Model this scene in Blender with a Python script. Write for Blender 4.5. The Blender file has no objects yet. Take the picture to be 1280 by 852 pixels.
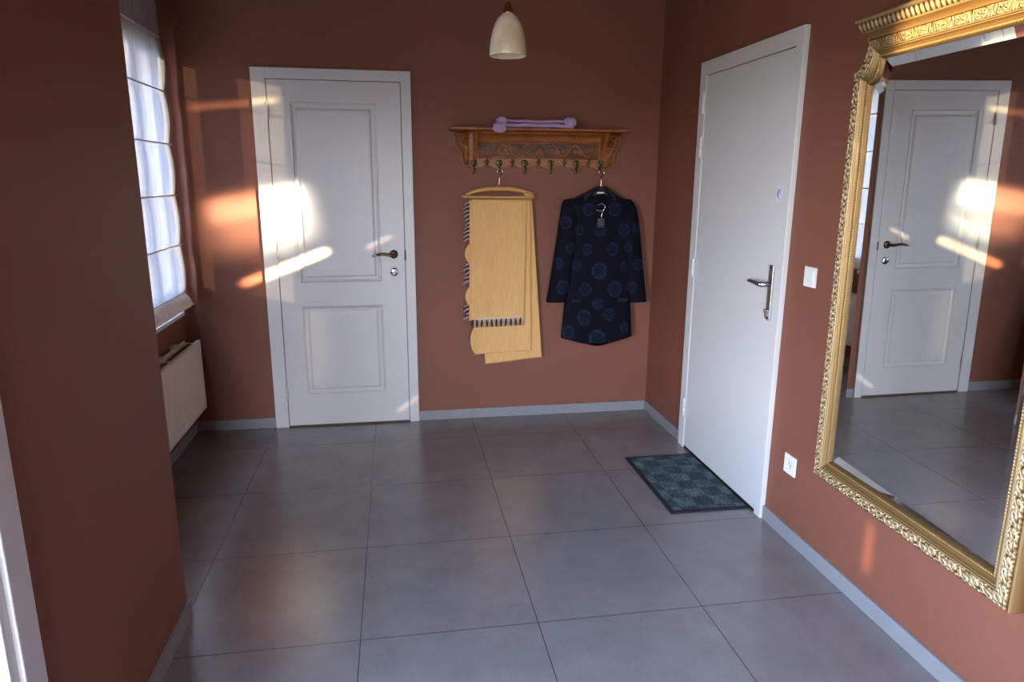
import bpy, bmesh, math, random
import numpy as np
from mathutils import Vector, Matrix, noise as mnoise
random.seed(4)
PI = math.pi
COL = bpy.context.scene.collection
scene = bpy.context.scene

# ------------------------------------------------------------------ camera
F, PITCH, YAW, ROLL = 867.11, .2291, .1662, .0056
H, D, W = 1.4986, 4.2335, 1.619          # eye height, back wall, right wall
fw = np.array([math.sin(YAW)*math.cos(PITCH), math.cos(YAW)*math.cos(PITCH), -math.sin(PITCH)])
r_ = np.array([math.cos(YAW), -math.sin(YAW), 0]); u_ = np.cross(r_, fw)
rt = r_*math.cos(ROLL)+u_*math.sin(ROLL); up = -r_*math.sin(ROLL)+u_*math.cos(ROLL)
def on_y(px, py, y):
    """measured photo point -> (x, z) on the vertical plane y"""
    d = fw+rt*(px-640)/F-up*(py-426)/F
    t = y/d[1]
    return (t*d[0], H+t*d[2])
cam_d = bpy.data.cameras.new('camera'); cam = bpy.data.objects.new('camera', cam_d); COL.objects.link(cam)
cam_d.sensor_width = 36; cam_d.lens = F*36/1280; cam_d.clip_start = .02
M4 = Matrix(((rt[0], up[0], -fw[0], 0), (rt[1], up[1], -fw[1], 0), (rt[2], up[2], -fw[2], H), (0, 0, 0, 1)))
cam.matrix_world = M4
scene.camera = cam

# ------------------------------------------------------------------ materials
def srgb(r, g, b):
    f = lambda c: (c/255/12.92 if c/255 <= .04045 else ((c/255+.055)/1.055)**2.4)
    return (f(r), f(g), f(b), 1)
class N:
    def __init__(s, name):
        s.m = bpy.data.materials.new(name); s.m.use_nodes = True
        s.t = s.m.node_tree; s.b = s.t.nodes['Principled BSDF']; s.out = s.t.nodes['Material Output']
    def n(s, typ, **kw):
        nd = s.t.nodes.new(typ)
        for k, v in kw.items(): setattr(nd, k, v)
        return nd
    def l(s, a, b): s.t.links.new(a, b)
    def set(s, **kw):
        for k, v in kw.items(): s.b.inputs[k.replace('_', ' ')].default_value = v
        return s
    def coord(s, kind='Object'): return s.n('ShaderNodeTexCoord').outputs[kind]
    def noise(s, scale, detail=3, rough=.55, vec=None):
        nd = s.n('ShaderNodeTexNoise'); nd.inputs['Scale'].default_value = scale
        nd.inputs['Detail'].default_value = detail; nd.inputs['Roughness'].default_value = rough
        s.l(vec if vec is not None else s.coord(), nd.inputs['Vector']); return nd
    def ramp(s, fac, stops):
        nd = s.n('ShaderNodeValToRGB'); e = nd.color_ramp.elements
        while len(e) < len(stops): e.new(.5)
        for k, (p, c) in enumerate(stops): e[k].position = p; e[k].color = c
        s.l(fac, nd.inputs[0]); return nd
    def math(s, op, a, b=None, c=None):
        nd = s.n('ShaderNodeMath', operation=op)
        for k, v in enumerate((a, b, c)):
            if v is None: continue
            if isinstance(v, (int, float)): nd.inputs[k].default_value = v
            else: s.l(v, nd.inputs[k])
        return nd.outputs[0]
    def mix(s, fac, a, b):
        nd = s.n('ShaderNodeMix', data_type='RGBA')
        if isinstance(fac, float): nd.inputs[0].default_value = fac
        else: s.l(fac, nd.inputs[0])
        for k, v in ((6, a), (7, b)):
            if isinstance(v, tuple): nd.inputs[k].default_value = v
            else: s.l(v, nd.inputs[k])
        return nd.outputs[2]
    def bump(s, h, strength=.3, dist=.002):
        nd = s.n('ShaderNodeBump'); nd.inputs['Strength'].default_value = strength; nd.inputs['Distance'].default_value = dist
        s.l(h, nd.inputs['Height']); s.l(nd.outputs[0], s.b.inputs['Normal']); return s
def sc(c, k): return (c[0]*k, c[1]*k, c[2]*k, 1)
def mottled(name, col, rough=.5, scale=20, amt=.12, bump=0, bscale=200, metallic=0, **kw):
    m = N(name); nz = m.noise(scale)
    rp = m.ramp(nz.outputs[0], [(.3, sc(col, 1-amt)), (.7, sc(col, 1+amt))])
    m.l(rp.outputs[0], m.b.inputs['Base Color']); m.set(Roughness=rough, Metallic=metallic, **kw)
    if bump: m.bump(m.noise(bscale, 2).outputs[0], bump, .001)
    return m.m
M = {}
# painted glass-fibre wall covering
m = N('terracotta paint'); nz = m.noise(1.1, 2)
c0 = srgb(128, 79, 61)
rp = m.ramp(nz.outputs[0], [(.3, sc(c0, .96)), (.7, sc(c0, 1.04))]); m.l(rp.outputs[0], m.b.inputs['Base Color'])
m.set(Roughness=.55); m.b.inputs['Specular IOR Level'].default_value = .35
wv = m.math('ADD', m.math('SINE', m.math('MULTIPLY', m.n('ShaderNodeSeparateXYZ').outputs[2], 1)), 0)
sep = m.n('ShaderNodeSeparateXYZ'); m.l(m.coord(), sep.inputs[0])
hx = m.math('SINE', m.math('MULTIPLY', m.math('ADD', sep.outputs[0], sep.outputs[1]), 1500))
hz = m.math('SINE', m.math('MULTIPLY', sep.outputs[2], 1500))
m.bump(m.math('ADD', m.math('MULTIPLY', hx, hz), m.math('MULTIPLY', m.noise(300, 2).outputs[0], 1.5)), .25, .0006)
M['wall'] = m.m
M['ceiling'] = mottled('ceiling brown', srgb(120, 84, 70), .8)
M['rear'] = mottled('rear wall paint', srgb(120, 70, 56), .7)
# floor tiles 60 x 60
TX, TY, TS = -.1575, 2.6844, .6043
m = N('grey porcelain tiles'); sep = m.n('ShaderNodeSeparateXYZ'); m.l(m.coord(), sep.inputs[0])
def cell(o, off):
    a = m.math('DIVIDE', m.math('SUBTRACT', o, off-40*TS), TS)
    fr = m.math('FRACT', a); d = m.math('MINIMUM', fr, m.math('SUBTRACT', 1, fr))
    return m.math('FLOOR', a), m.math('MULTIPLY', d, TS)
ix, dx = cell(sep.outputs[0], TX); iy, dy = cell(sep.outputs[1], TY)
dm = m.math('MINIMUM', dx, dy)
g = m.n('ShaderNodeMapRange', interpolation_type='SMOOTHSTEP'); m.l(dm, g.inputs[0])
g.inputs[1].default_value = .0009; g.inputs[2].default_value = .0024
wn = m.n('ShaderNodeTexWhiteNoise', noise_dimensions='2D'); cb = m.n('ShaderNodeCombineXYZ'); m.l(ix, cb.inputs[0]); m.l(iy, cb.inputs[1]); m.l(cb.outputs[0], wn.inputs['Vector'])
tone = m.ramp(m.noise(5, 6, .65).outputs[0], [(.25, srgb(116, 110, 108)), (.5, srgb(127, 121, 119)), (.75, srgb(136, 130, 128))])
tone2 = m.mix(m.math('MULTIPLY', wn.outputs[0], .35), tone.outputs[0], srgb(135, 129, 127))
sp = m.ramp(m.noise(170, 2).outputs[0], [(.35, (.9, .9, .9, 1)), (.6, (1, 1, 1, 1))])
mu = m.n('ShaderNodeMix', data_type='RGBA', blend_type='MULTIPLY'); mu.inputs[0].default_value = 1; m.l(tone2, mu.inputs[6]); m.l(sp.outputs[0], mu.inputs[7])
m.l(m.mix(g.outputs[0], srgb(66, 60, 58), mu.outputs[2]), m.b.inputs['Base Color'])
rr = m.n('ShaderNodeMapRange'); m.l(m.noise(6, 4).outputs[0], rr.inputs[0]); rr.inputs[3].default_value = .27; rr.inputs[4].default_value = .27
m.set(Roughness=.25); m.b.inputs['Specular IOR Level'].default_value = .85
m.bump(m.math('ADD', g.outputs[0], m.math('MULTIPLY', m.noise(120, 3).outputs[0], .06)), .4, .0012)
M['tiles'] = m.m
M['skirting'] = mottled('grey tile skirting', srgb(138, 137, 138), .4, 12, .06, .1)
M['door_white'] = mottled('white satin door paint', srgb(212, 210, 207), .35, 3, .015)
M['white_plastic'] = mottled('white plastic', srgb(228, 226, 220), .3, 5, .01)
M['radiator'] = mottled('cream radiator enamel', srgb(246, 240, 226), .3, 5, .015)
M['fin'] = mottled('radiator fin steel', srgb(130, 128, 122), .5, 10, .1)
M['dark'] = mottled('dark recess', srgb(18, 18, 20), .6)
M['bronze'] = mottled('dark bronze', srgb(92, 72, 52), .3, 40, .2, metallic=1.0)
M['steel'] = mottled('brushed steel', srgb(170, 172, 178), .28, 60, .08, metallic=1.0)
M['nickel'] = mottled('polished nickel', srgb(205, 205, 210), .18, 60, .04, metallic=1.0)
M['wire'] = mottled('bright wire', srgb(215, 205, 205), .2, 60, .04, metallic=1.0)
M['black_plastic'] = mottled('black plastic', srgb(22, 23, 28), .35)
M['blue_ink'] = mottled('blue ink', srgb(40, 50, 140), .5)
M['paper'] = mottled('sticker paper', srgb(225, 226, 232), .5, 30, .01)
M['threshold'] = mottled('black gap strip', srgb(14, 14, 16), .6)
# carved oak
m = N('carved oak'); mp = m.n('ShaderNodeMapping'); mp.inputs['Scale'].default_value = (2, 12, 14); m.l(m.coord(), mp.inputs[0])
nz = m.noise(6, 5, .6, mp.outputs[0])
rp = m.ramp(nz.outputs[0], [(.3, srgb(104, 54, 16)), (.55, srgb(154, 88, 30)), (.75, srgb(186, 120, 50))]); m.l(rp.outputs[0], m.b.inputs['Base Color'])
m.set(Roughness=.38); m.bump(nz.outputs[0], .15, .001); m.b.inputs['Coat Weight'].default_value = .15; m.b.inputs['Coat Roughness'].default_value = .3
M['oak'] = m.m
M['oak_dark'] = mottled('oak ground with painted shade', srgb(58, 27, 11), .5, 30, .15)  # oak ground darkened to paint in shade behind the carving
m = N('brass hook patina'); rp = m.ramp(m.noise(90).outputs[0], [(.35, srgb(40, 42, 30)), (.65, srgb(120, 112, 76))])
m.l(rp.outputs[0], m.b.inputs['Base Color']); m.set(Roughness=.4, Metallic=.85); M['hook'] = m.m
M['hanger_wood'] = mottled('varnished beech', srgb(205, 152, 84), .35, 18, .12)
# gilt frame: raised parts bright, recesses umber (relief shade painted into the antique finish, stored per vertex)
m = N('antique gilt with painted shade'); at = m.n('ShaderNodeAttribute', attribute_name='relief')
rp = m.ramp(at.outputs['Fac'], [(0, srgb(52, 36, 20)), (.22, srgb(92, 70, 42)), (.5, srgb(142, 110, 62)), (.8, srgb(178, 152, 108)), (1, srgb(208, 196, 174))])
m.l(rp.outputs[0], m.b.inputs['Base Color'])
m.l(m.mix(.6, m.noise(30).outputs[0], (.42, .42, .42, 1)), m.b.inputs['Roughness']); m.set(Metallic=.6)
M['gilt'] = m.m
m = N('silvered glass'); m.set(Metallic=1.0, Roughness=.0, Base_Color=(.88, .92, .91, 1)); M['mirror'] = m.m
# clear pane
m = N('window glass'); tr = m.n('ShaderNodeBsdfTransparent'); gl = m.n('ShaderNodeBsdfGlossy'); gl.inputs['Roughness'].default_value = .01
mx = m.n('ShaderNodeMixShader'); mx.inputs[0].default_value = .07; m.l(tr.outputs[0], mx.inputs[1]); m.l(gl.outputs[0], mx.inputs[2]); m.l(mx.outputs[0], m.out.inputs[0]); M['pane'] = m.m
# sheer roman blind
m = N('sheer blind linen'); tr = m.n('ShaderNodeBsdfTransparent'); tl = m.n('ShaderNodeBsdfTranslucent'); df = m.n('ShaderNodeBsdfDiffuse')
sep = m.n('ShaderNodeSeparateXYZ'); m.l(m.coord(), sep.inputs[0])
st = m.noise(1, 3); mp = m.n('ShaderNodeMapping'); mp.inputs['Scale'].default_value = (60, 60, 2); m.l(m.coord(), mp.inputs[0]); m.l(mp.outputs[0], st.inputs['Vector'])
cr = m.ramp(st.outputs[0], [(.3, srgb(205, 203, 198)), (.7, srgb(232, 230, 226))])
ct = m.ramp(st.outputs[0], [(.3, (.125, .137, .158, 1)), (.7, (.165, .178, .20, 1))])
m.l(ct.outputs[0], tl.inputs[0]); m.l(cr.outputs[0], df.inputs[0]); tr.inputs[0].default_value = (.95, .95, .97, 1)
m1 = m.n('ShaderNodeMixShader'); m1.inputs[0].default_value = .55; m.l(df.outputs[0], m1.inputs[1]); m.l(tl.outputs[0], m1.inputs[2])
m2 = m.n('ShaderNodeMixShader'); m2.inputs[0].default_value = .03; m.l(m1.outputs[0], m2.inputs[1]); m.l(tr.outputs[0], m2.inputs[2]); m.l(m2.outputs[0], m.out.inputs[0])
M['sheer'] = m.m
M['blind_cloth'] = mottled('blind linen hem', srgb(222, 218, 208), .8)
# alabaster glass shade
m = N('alabaster glass'); nz = m.noise(14, 4); rp = m.ramp(nz.outputs[0], [(.35, srgb(205, 188, 158)), (.6, srgb(226, 216, 194))])
m.l(rp.outputs[0], m.b.inputs['Base Color']); m.set(Roughness=.25); m.b.inputs['Subsurface Weight'].default_value = .4; m.b.inputs['Subsurface Radius'].default_value = (.03, .02, .015)
M['alabaster'] = m.m
M['brass'] = mottled('lamp brass', srgb(176, 124, 60), .3, 50, .1, metallic=1.0)
def cloth(name, c, amt=.1, freq=1400, rough=.85):
    m = N(name); sep = m.n('ShaderNodeSeparateXYZ'); m.l(m.coord(), sep.inputs[0])
    mp = m.n('ShaderNodeMapping'); mp.inputs['Scale'].default_value = (50, 50, 4); m.l(m.coord(), mp.inputs[0])
    nz = m.noise(3, 4, .6, mp.outputs[0]); rp = m.ramp(nz.outputs[0], [(.3, sc(c, 1-amt)), (.7, sc(c, 1+amt))])
    m.l(rp.outputs[0], m.b.inputs['Base Color']); m.set(Roughness=rough); m.b.inputs['Sheen Weight'].default_value = .25
    h = m.math('MULTIPLY', m.math('SINE', m.math('MULTIPLY', sep.outputs[0], freq)), m.math('SINE', m.math('MULTIPLY', sep.outputs[2], freq)))
    m.bump(h, .3, .0006); return m.m
M['beige'] = cloth('honey beige wool', srgb(226, 176, 110))
M['beige_lace'] = cloth('pale lace band', srgb(214, 184, 150), .12, 500)
M['brown_thread'] = cloth('dark brown thread', srgb(44, 24, 24))
M['lace_tan'] = cloth('tan knot thread', srgb(188, 156, 136), .2)
M['lilac'] = cloth('lilac fabric', srgb(186, 152, 192), .15, 500)
M['lilac_dark'] = cloth('dark violet gap', srgb(44, 28, 56))
m = N('navy jacquard'); at = m.n('ShaderNodeAttribute', attribute_name='motif')
nz = m.noise(220, 3)
m.l(m.mix(m.math('MULTIPLY', at.outputs['Fac'], m.math('ADD', .35, nz.outputs[0])), srgb(7, 8, 19), srgb(46, 68, 112)), m.b.inputs['Base Color'])
m.set(Roughness=.8); m.b.inputs['Specular IOR Level'].default_value = .15; m.bump(nz.outputs[0], .2, .001); M['navy'] = m.m
M['navy_plain'] = mottled('plain navy', srgb(9, 10, 22), .9)
# mat
m = N('mottled mat pile'); br = m.n('ShaderNodeTexChecker'); mp = m.n('ShaderNodeMapping'); m.l(m.coord(), mp.inputs[0]); m.l(mp.outputs[0], br.inputs[0]); br.inputs['Scale'].default_value = 11
n1 = m.noise(130, 3, .7); n2 = m.noise(11, 2)
v = m.math('ADD', m.math('MULTIPLY', br.outputs['Fac'], .10), m.math('ADD', m.math('MULTIPLY', n1.outputs[0], .9), m.math('MULTIPLY', n2.outputs[0], .35)))
rp = m.ramp(v, [(.46, srgb(16, 23, 29)), (.68, srgb(48, 64, 72)), (.9, srgb(118, 138, 142))]); m.l(rp.outputs[0], m.b.inputs['Base Color'])
m.set(Roughness=.95); m.bump(n1.outputs[0], .8, .004); M['mat'] = m.m
M['rubber'] = mottled('black rubber', srgb(18, 19, 24), .7, 80, .2)
M['render'] = mottled('grey blocker render', srgb(150, 146, 140), .9)

# ------------------------------------------------------------------ helpers
def obj(name, bm, mat, parent=None, smooth=False, bevel=0, loc=None):
    me = bpy.data.meshes.new(name); bm.normal_update(); bm.to_mesh(me); bm.free()
    o = bpy.data.objects.new(name, me); COL.objects.link(o)
    if isinstance(mat, str): mat = M[mat]
    me.materials.append(mat)
    if smooth:
        for p in me.polygons: p.use_smooth = True
    if bevel:
        b = o.modifiers.new('bevel', 'BEVEL'); b.width = bevel; b.segments = 2; b.limit_method = 'ANGLE'; b.angle_limit = .6
    if parent: o.parent = parent
    return o
def thing(name, label, cat, loc=(0, 0, 0), group=None, kind=None):
    o = bpy.data.objects.new(name, None); COL.objects.link(o); o.location = loc; o.empty_display_size = .05
    o['label'] = label; o['category'] = cat
    if group: o['group'] = group
    if kind: o['kind'] = kind
    return o
def struct(name, bm, mat, label=None, **kw):
    o = obj(name, bm, mat, **kw); o['kind'] = 'structure'
    if label: o['label'] = label
    return o
def box(bm, x0, x1, y0, y1, z0, z1):
    v = [bm.verts.new(p) for p in ((x0, y0, z0), (x1, y0, z0), (x1, y1, z0), (x0, y1, z0), (x0, y0, z1), (x1, y0, z1), (x1, y1, z1), (x0, y1, z1))]
    for f in ((3, 2, 1, 0), (4, 5, 6, 7), (0, 1, 5, 4), (1, 2, 6, 5), (2, 3, 7, 6), (3, 0, 4, 7)): bm.faces.new([v[i] for i in f])
    return bm
def BX(*a): return box(bmesh.new(), *a)
def tube(bm, pts, r, seg=10, cap=True, flat=None):
    """round (or flattened: flat=(ru,rv) with v along y) tube through pts; r number or list"""
    pts = [Vector(p) for p in pts]; n = len(pts); rings = []
    ref = None
    for i, p in enumerate(pts):
        t = (pts[min(i+1, n-1)]-pts[max(i-1, 0)]).normalized()
        if flat: a = Vector((0, 1, 0)); a = (a-t*a.dot(t)).normalized(); b = t.cross(a)
        else:
            if ref is None: ref = Vector((0, 0, 1)) if abs(t.z) < .9 else Vector((1, 0, 0))
            a = (ref-t*ref.dot(t)).normalized(); b = t.cross(a); ref = a
        ri = r[i] if isinstance(r, (list, tuple)) else r
        ra, rb = (flat[1]*ri, flat[0]*ri) if flat else (ri, ri)
        rings.append([bm.verts.new(p+a*ra*math.cos(2*PI*k/seg)+b*rb*math.sin(2*PI*k/seg)) for k in range(seg)])
    for i in range(n-1):
        for k in range(seg): bm.faces.new((rings[i][k], rings[i][(k+1) % seg], rings[i+1][(k+1) % seg], rings[i+1][k]))
    if cap: bm.faces.new(rings[0][::-1]); bm.faces.new(rings[-1])
    return bm
def lathe(bm, prof, c=(0, 0, 0), axis='z', seg=32, cap=True):
    """prof: list of (radius, height along axis)"""
    rings = []
    for r, h in prof:
        ring = []
        for k in range(seg):
            a = 2*PI*k/seg; p, q = r*math.cos(a), r*math.sin(a)
            v = {'z': (p, q, h), 'y': (p, h, q), 'x': (h, p, q)}[axis]
            ring.append(bm.verts.new((c[0]+v[0], c[1]+v[1], c[2]+v[2])))
        rings.append(ring)
    for i in range(len(rings)-1):
        for k in range(seg): bm.faces.new((rings[i][k], rings[i][(k+1) % seg], rings[i+1][(k+1) % seg], rings[i+1][k]))
    if cap: bm.faces.new(rings[0][::-1]); bm.faces.new(rings[-1])
    bmesh.ops.recalc_face_normals(bm, faces=bm.faces[:])
    return bm
def prism_y(bm, outline, y0, y1):
    a = [bm.verts.new((x, y0, z)) for x, z in outline]; b = [bm.verts.new((x, y1, z)) for x, z in outline]
    n = len(a)
    bm.faces.new(a); bm.faces.new(b[::-1])
    for i in range(n): bm.faces.new((a[i], b[i], b[(i+1) % n], a[(i+1) % n]))
    bmesh.ops.recalc_face_normals(bm, faces=bm.faces[:]); return bm
def grid(bm, rows):
    vs = [[bm.verts.new(p) for p in r] for r in rows]
    for i in range(len(vs)-1):
        for j in range(len(vs[0])-1): bm.faces.new((vs[i][j], vs[i][j+1], vs[i+1][j+1], vs[i+1][j]))
    return vs
def lerp(t, pts):
    for (a, va), (b, vb) in zip(pts, pts[1:]):
        if t <= b or (b, vb) == pts[-1]:
            k = 0 if b == a else (t-a)/(b-a); k = max(0, min(1, k)); return va+(vb-va)*k

# ------------------------------------------------------------------ room shell
XL, XC, YC = -1.225, -.756, 2.30        # window wall, near-left wall face, its end
YR, ZC = -3.6, 2.65
struct('floor', BX(-1.5, W+.2, YR-.2, D+.2, -.1, 0), 'tiles')
struct('ceiling', BX(-1.5, W+.2, YR-.2, D+.2, ZC, ZC+.1), 'ceiling')
struct('wall_back', BX(-1.5, W+.2, D, D+.2, 0, ZC), 'wall')
struct('wall_right', BX(W, W+.2, YR-.2, D, 0, ZC), 'wall')
WY0, WY1, WZ0, WZ1 = 2.78, 4.045, .785, 2.145
b = bmesh.new(); x0 = XL-.12
box(b, x0, XL, YC-.05, WY0, 0, ZC); box(b, x0, XL, WY1, D, 0, ZC); box(b, x0, XL, WY0, WY1, 0, WZ0); box(b, x0, XL, WY0, WY1, WZ1, ZC)
struct('wall_left', b, 'wall')
# near-left wall with the glazed door and a high window further behind
D3A, D3B, D3Z = .02, 1.31, 2.12
V2A, V2B, V2Z0, V2Z1 = -3.4, -2.36, 1.70, 2.50
b = bmesh.new()
box(b, x0, XC, D3B, YC, 0, ZC)
xi = XC-.16
box(b, xi, XC, D3A, D3B, D3Z, ZC); box(b, xi, XC, V2B, D3A, 0, ZC)
box(b, xi, XC, V2A, V2B, 0, V2Z0); box(b, xi, XC, V2A, V2B, V2Z1, ZC); box(b, xi, XC, YR, V2A, 0, ZC)
struct('wall_front', b, 'wall')
R3A, R3B, R3Z = XC+.06, .48, 2.05                              # unseen rear glazing, added to light the hall
b = bmesh.new(); box(b, XC-.16, R3A, YR-.2, YR, 0, ZC); box(b, R3B, W, YR-.2, YR, 0, ZC); box(b, R3A, R3B, YR-.2, YR, R3Z, ZC)
struct('wall_rear', b, 'rear')
w3 = thing('added_window', 'unseen glazed screen added behind the viewpoint to light the hall', 'window', (0, 0, 0), kind='structure')
# skirting
sk = .012; sh = .064
struct('baseboard_back', box(BX(XL+sk, -.758, D-sk, D, 0, sh), .113, W-sk, D-sk, D, 0, sh), 'skirting', bevel=.0015)
struct('baseboard_right', box(BX(W-sk, W, 3.617, D, 0, sh), W-sk, W, YR, 2.671, 0, sh), 'skirting', bevel=.0015)
struct('baseboard_left', box(BX(XL, XL+sk, YC+sk, D, 0, sh), XL+sk, XC, YC, YC+sk, 0, sh), 'skirting', bevel=.0015)
struct('baseboard_front', BX(XC, XC+sk, 1.388, YC+sk, 0, sh), 'skirting', bevel=.0015)

# ------------------------------------------------------------------ door 1 (back wall, moulded panels)
FY = D-.022
d1 = thing('door_1', 'white panelled interior door in the back wall beside the coat rack', 'door', (0, 0, 0), kind='structure')
A1, A2, HD = -.758, .113, 2.09
L1, L2, LB, LT = -.677, .052, .012, 2.028
b = bmesh.new(); box(b, A1, L1-.004, FY, D, 0, HD); box(b, L2+.004, A2, FY, D, 0, HD); box(b, L1-.004, L2+.004, FY, D, LT+.004, HD)
obj('door_frame', b, 'door_white', d1, bevel=.002)
def panel_leaf(x0, x1, z0, z1, yf, yb, panels):
    bm = bmesh.new()
    xs = sorted({x0, x1, *[p[0] for p in panels], *[p[1] for p in panels]}); zs = sorted({z0, z1, *[p[2] for p in panels], *[p[3] for p in panels]})
    def q(a, bb, c, d): bm.faces.new([bm.verts.new(v) for v in (a, bb, c, d)])
    for i in range(len(xs)-1):
        for j in range(len(zs)-1):
            cx, cz = (xs[i]+xs[i+1])/2, (zs[j]+zs[j+1])/2
            if any(p[0] < cx < p[1] and p[2] < cz < p[3] for p in panels): continue
            q((xs[i], yf, zs[j]), (xs[i+1], yf, zs[j]), (xs[i+1], yf, zs[j+1]), (xs[i], yf, zs[j+1]))
    rings = [(0, 0), (.002, -.003), (.006, -.003), (.012, .006), (.024, .011), (.032, .011), (.040, .004), (.046, .003)]
    for p in panels:
        for (i0, e0), (i1, e1) in zip(rings, rings[1:]):
            R = lambda i, e: [(p[0]+i, yf+e, p[2]+i), (p[1]-i, yf+e, p[2]+i), (p[1]-i, yf+e, p[3]-i), (p[0]+i, yf+e, p[3]-i)]
            a, c = R(i0, e0), R(i1, e1)
            for k in range(4): q(a[k], a[(k+1) % 4], c[(k+1) % 4], c[k])
        i, e = rings[-1]; q(*[(p[0]+i, yf+e, p[2]+i), (p[1]-i, yf+e, p[2]+i), (p[1]-i, yf+e, p[3]-i), (p[0]+i, yf+e, p[3]-i)])
    for a, c in (((x0, z0), (x1, z0)), ((x1, z0), (x1, z1)), ((x1, z1), (x0, z1)), ((x0, z1), (x0, z0))):
        q((a[0], yf, a[1]), (a[0], yb, a[1]), (c[0], yb, c[1]), (c[0], yf, c[1]))
    bmesh.ops.remove_doubles(bm, verts=bm.verts[:], dist=1e-5); bmesh.ops.recalc_face_normals(bm, faces=bm.faces[:])
    return bm
LY = FY+.004
leaf = obj('door_leaf', panel_leaf(L1, L2, LB, LT, LY, D-.001, [(-.563, -.085, .892, 1.912), (-.563, -.085, .203, .757)]), 'door_white', d1)
b = bmesh.new(); hc = (-.013, LY, 1.058)
lathe(b, [(.0, -.009), (.018, -.009), (.024, -.005), (.026, 0)], hc, 'y', 24, False)
lathe(b, [(.010, -.045), (.010, -.006)], hc, 'y', 16)
pts = [(-.013+.006, LY-.046, 1.058), (-.03, LY-.048, 1.056), (-.055, LY-.048, 1.061), (-.085, LY-.048, 1.064), (-.11, LY-.047, 1.059), (-.132, LY-.044, 1.053)]
tube(b, pts[:5], [.009, .0095, .0085, .008, .0085], 12)
hd = obj('door_handle', b, 'bronze', d1, True)
hd['label'] = 'bronze lever handle'
b = tube(bmesh.new(), [pts[4], (-.122, LY-.046, 1.056), (-.138, LY-.042, 1.051)], [.0088, .0085, .005], 12); obj('handle_tip', b, 'nickel', hd, True)
kh = obj('keyhole_plate', lathe(bmesh.new(), [(0, -.007), (.018, -.007), (.024, -.004), (.026, 0)], (-.012, LY, .952), 'y', 28, False), 'nickel', d1, True)
b = lathe(bmesh.new(), [(.0, -.0085), (.005, -.0085), (.005, -.004)], (-.012, LY, .957), 'y', 12, False); box(b, -.0148, -.0092, LY-.0085, LY-.004, .939, .956); obj('keyhole', b, 'dark', kh)
obj('latch_plate', BX(L2-.001, L2+.008, LY-.0055, LY, 1.022, 1.082), 'dark', d1, bevel=.002)
def hinge_y(z):
    bm = bmesh.new(); x = L1-.002
    lathe(bm, [(.0075, z-.045), (.0075, z-.002), (.006, z-.001), (.0075, z), (.0075, z+.043), (.004, z+.05)], (x, FY-.006, 0), 'z', 14)
    obj('hinge', bm, 'nickel' if False else 'door_white', d1, True)
for z in (1.862, 1.035, .225): hinge_y(z)

# ------------------------------------------------------------------ door 2 (right wall, flush)
d2 = thing('door_2', 'plain white flush door with steel handle in the right wall', 'door', (0, 0, 0), kind='structure')
B1, B2, FX = 2.671, 3.617, W-.024
b = bmesh.new(); G1, G2, GB, GT = 2.727, 3.541, .016, 2.017
box(b, FX, W, B1, G1-.003, 0, HD); box(b, FX, W, G2+.004, B2, 0, HD); box(b, FX, W, G1-.003, G2+.004, GT+.004, HD)
obj('door_frame', b, 'door_white', d2, bevel=.002)
LX = FX+.004
obj('door_leaf', BX(LX, W, G1, G2, GB, GT), 'door_white', d2, bevel=.002)
obj('door_gap_strip', BX(LX+.003, W, G1-.002, G2+.003, .0, GB), 'threshold', d2)  # black strip stands in for the dark gap under the leaf
for z in (1.885, 1.665, 1.035, .24):
    bm = lathe(bmesh.new(), [(.0085, z-.05), (.0085, z-.002), (.007, z-.001), (.0085, z), (.0085, z+.048), (.004, z+.055)], (FX-.007, G2+.003, 0), 'z', 14)
    obj('hinge', bm, 'door_white', d2, True)
pl = obj('handle_plate', BX(LX-.008, LX, 2.738, 2.772, .905, 1.145), 'steel', d2, bevel=.003)
b = lathe(bmesh.new(), [(.011, -.05), (.011, 0)], (LX, 2.757, 1.062), 'x', 16)
tube(b, [(LX-.05, 2.75, 1.062), (LX-.052, 2.775, 1.062), (LX-.052, 2.82, 1.066), (LX-.05, 2.855, 1.066), (LX-.044, 2.875, 1.061)], [.010, .010, .009, .0085, .006], 12)
obj('door_handle', b, 'steel', d2, True)
b = lathe(bmesh.new(), [(.0085, -.016), (.0085, 0)], (LX-.006, 2.757, .945), 'x', 16); box(b, LX-.018, LX-.006, 2.753, 2.761, .920, .945); obj('lock_cylinder', b, 'nickel', d2)
b = bmesh.new()
for z in (.915, 1.133): lathe(b, [(.0, -.010), (.004, -.010), (.0045, -.008)], (LX, 2.755, z), 'x', 10, False)
obj('screw', b, 'dark', pl)
stk = obj('sticker', BX(LX-.0008, LX+.0005, 2.728, 2.778, 1.413, 1.475), 'paper', d2); stk['label'] = 'small white sticker with a blue looping D mark'
b = bmesh.new(); c = Vector((LX-.0012, 2.757, 1.444))
pts = []
for k in range(30):
    a = -2.2+k/29*5.6; pts.append((c.x, c.y+.010*math.cos(a)*(1+.1*math.sin(a)), c.z+.017*math.sin(a)))
tube(b, pts, [.0006+.0017*abs(math.sin(PI*k/29)) for k in range(30)], 6)
tube(b, [(c.x, c.y+.004, c.z-.008), (c.x, c.y+.001, c.z+.008)], .0008, 6)
for zz, ya, yb in ((.022, -.022, -.006), (-.022, -.022, -.002)): tube(b, [(c.x, c.y+ya, c.z+zz), (c.x, c.y+yb, c.z+zz)], .0007, 6)
obj('sticker_mark', b, 'blue_ink', stk)

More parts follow.
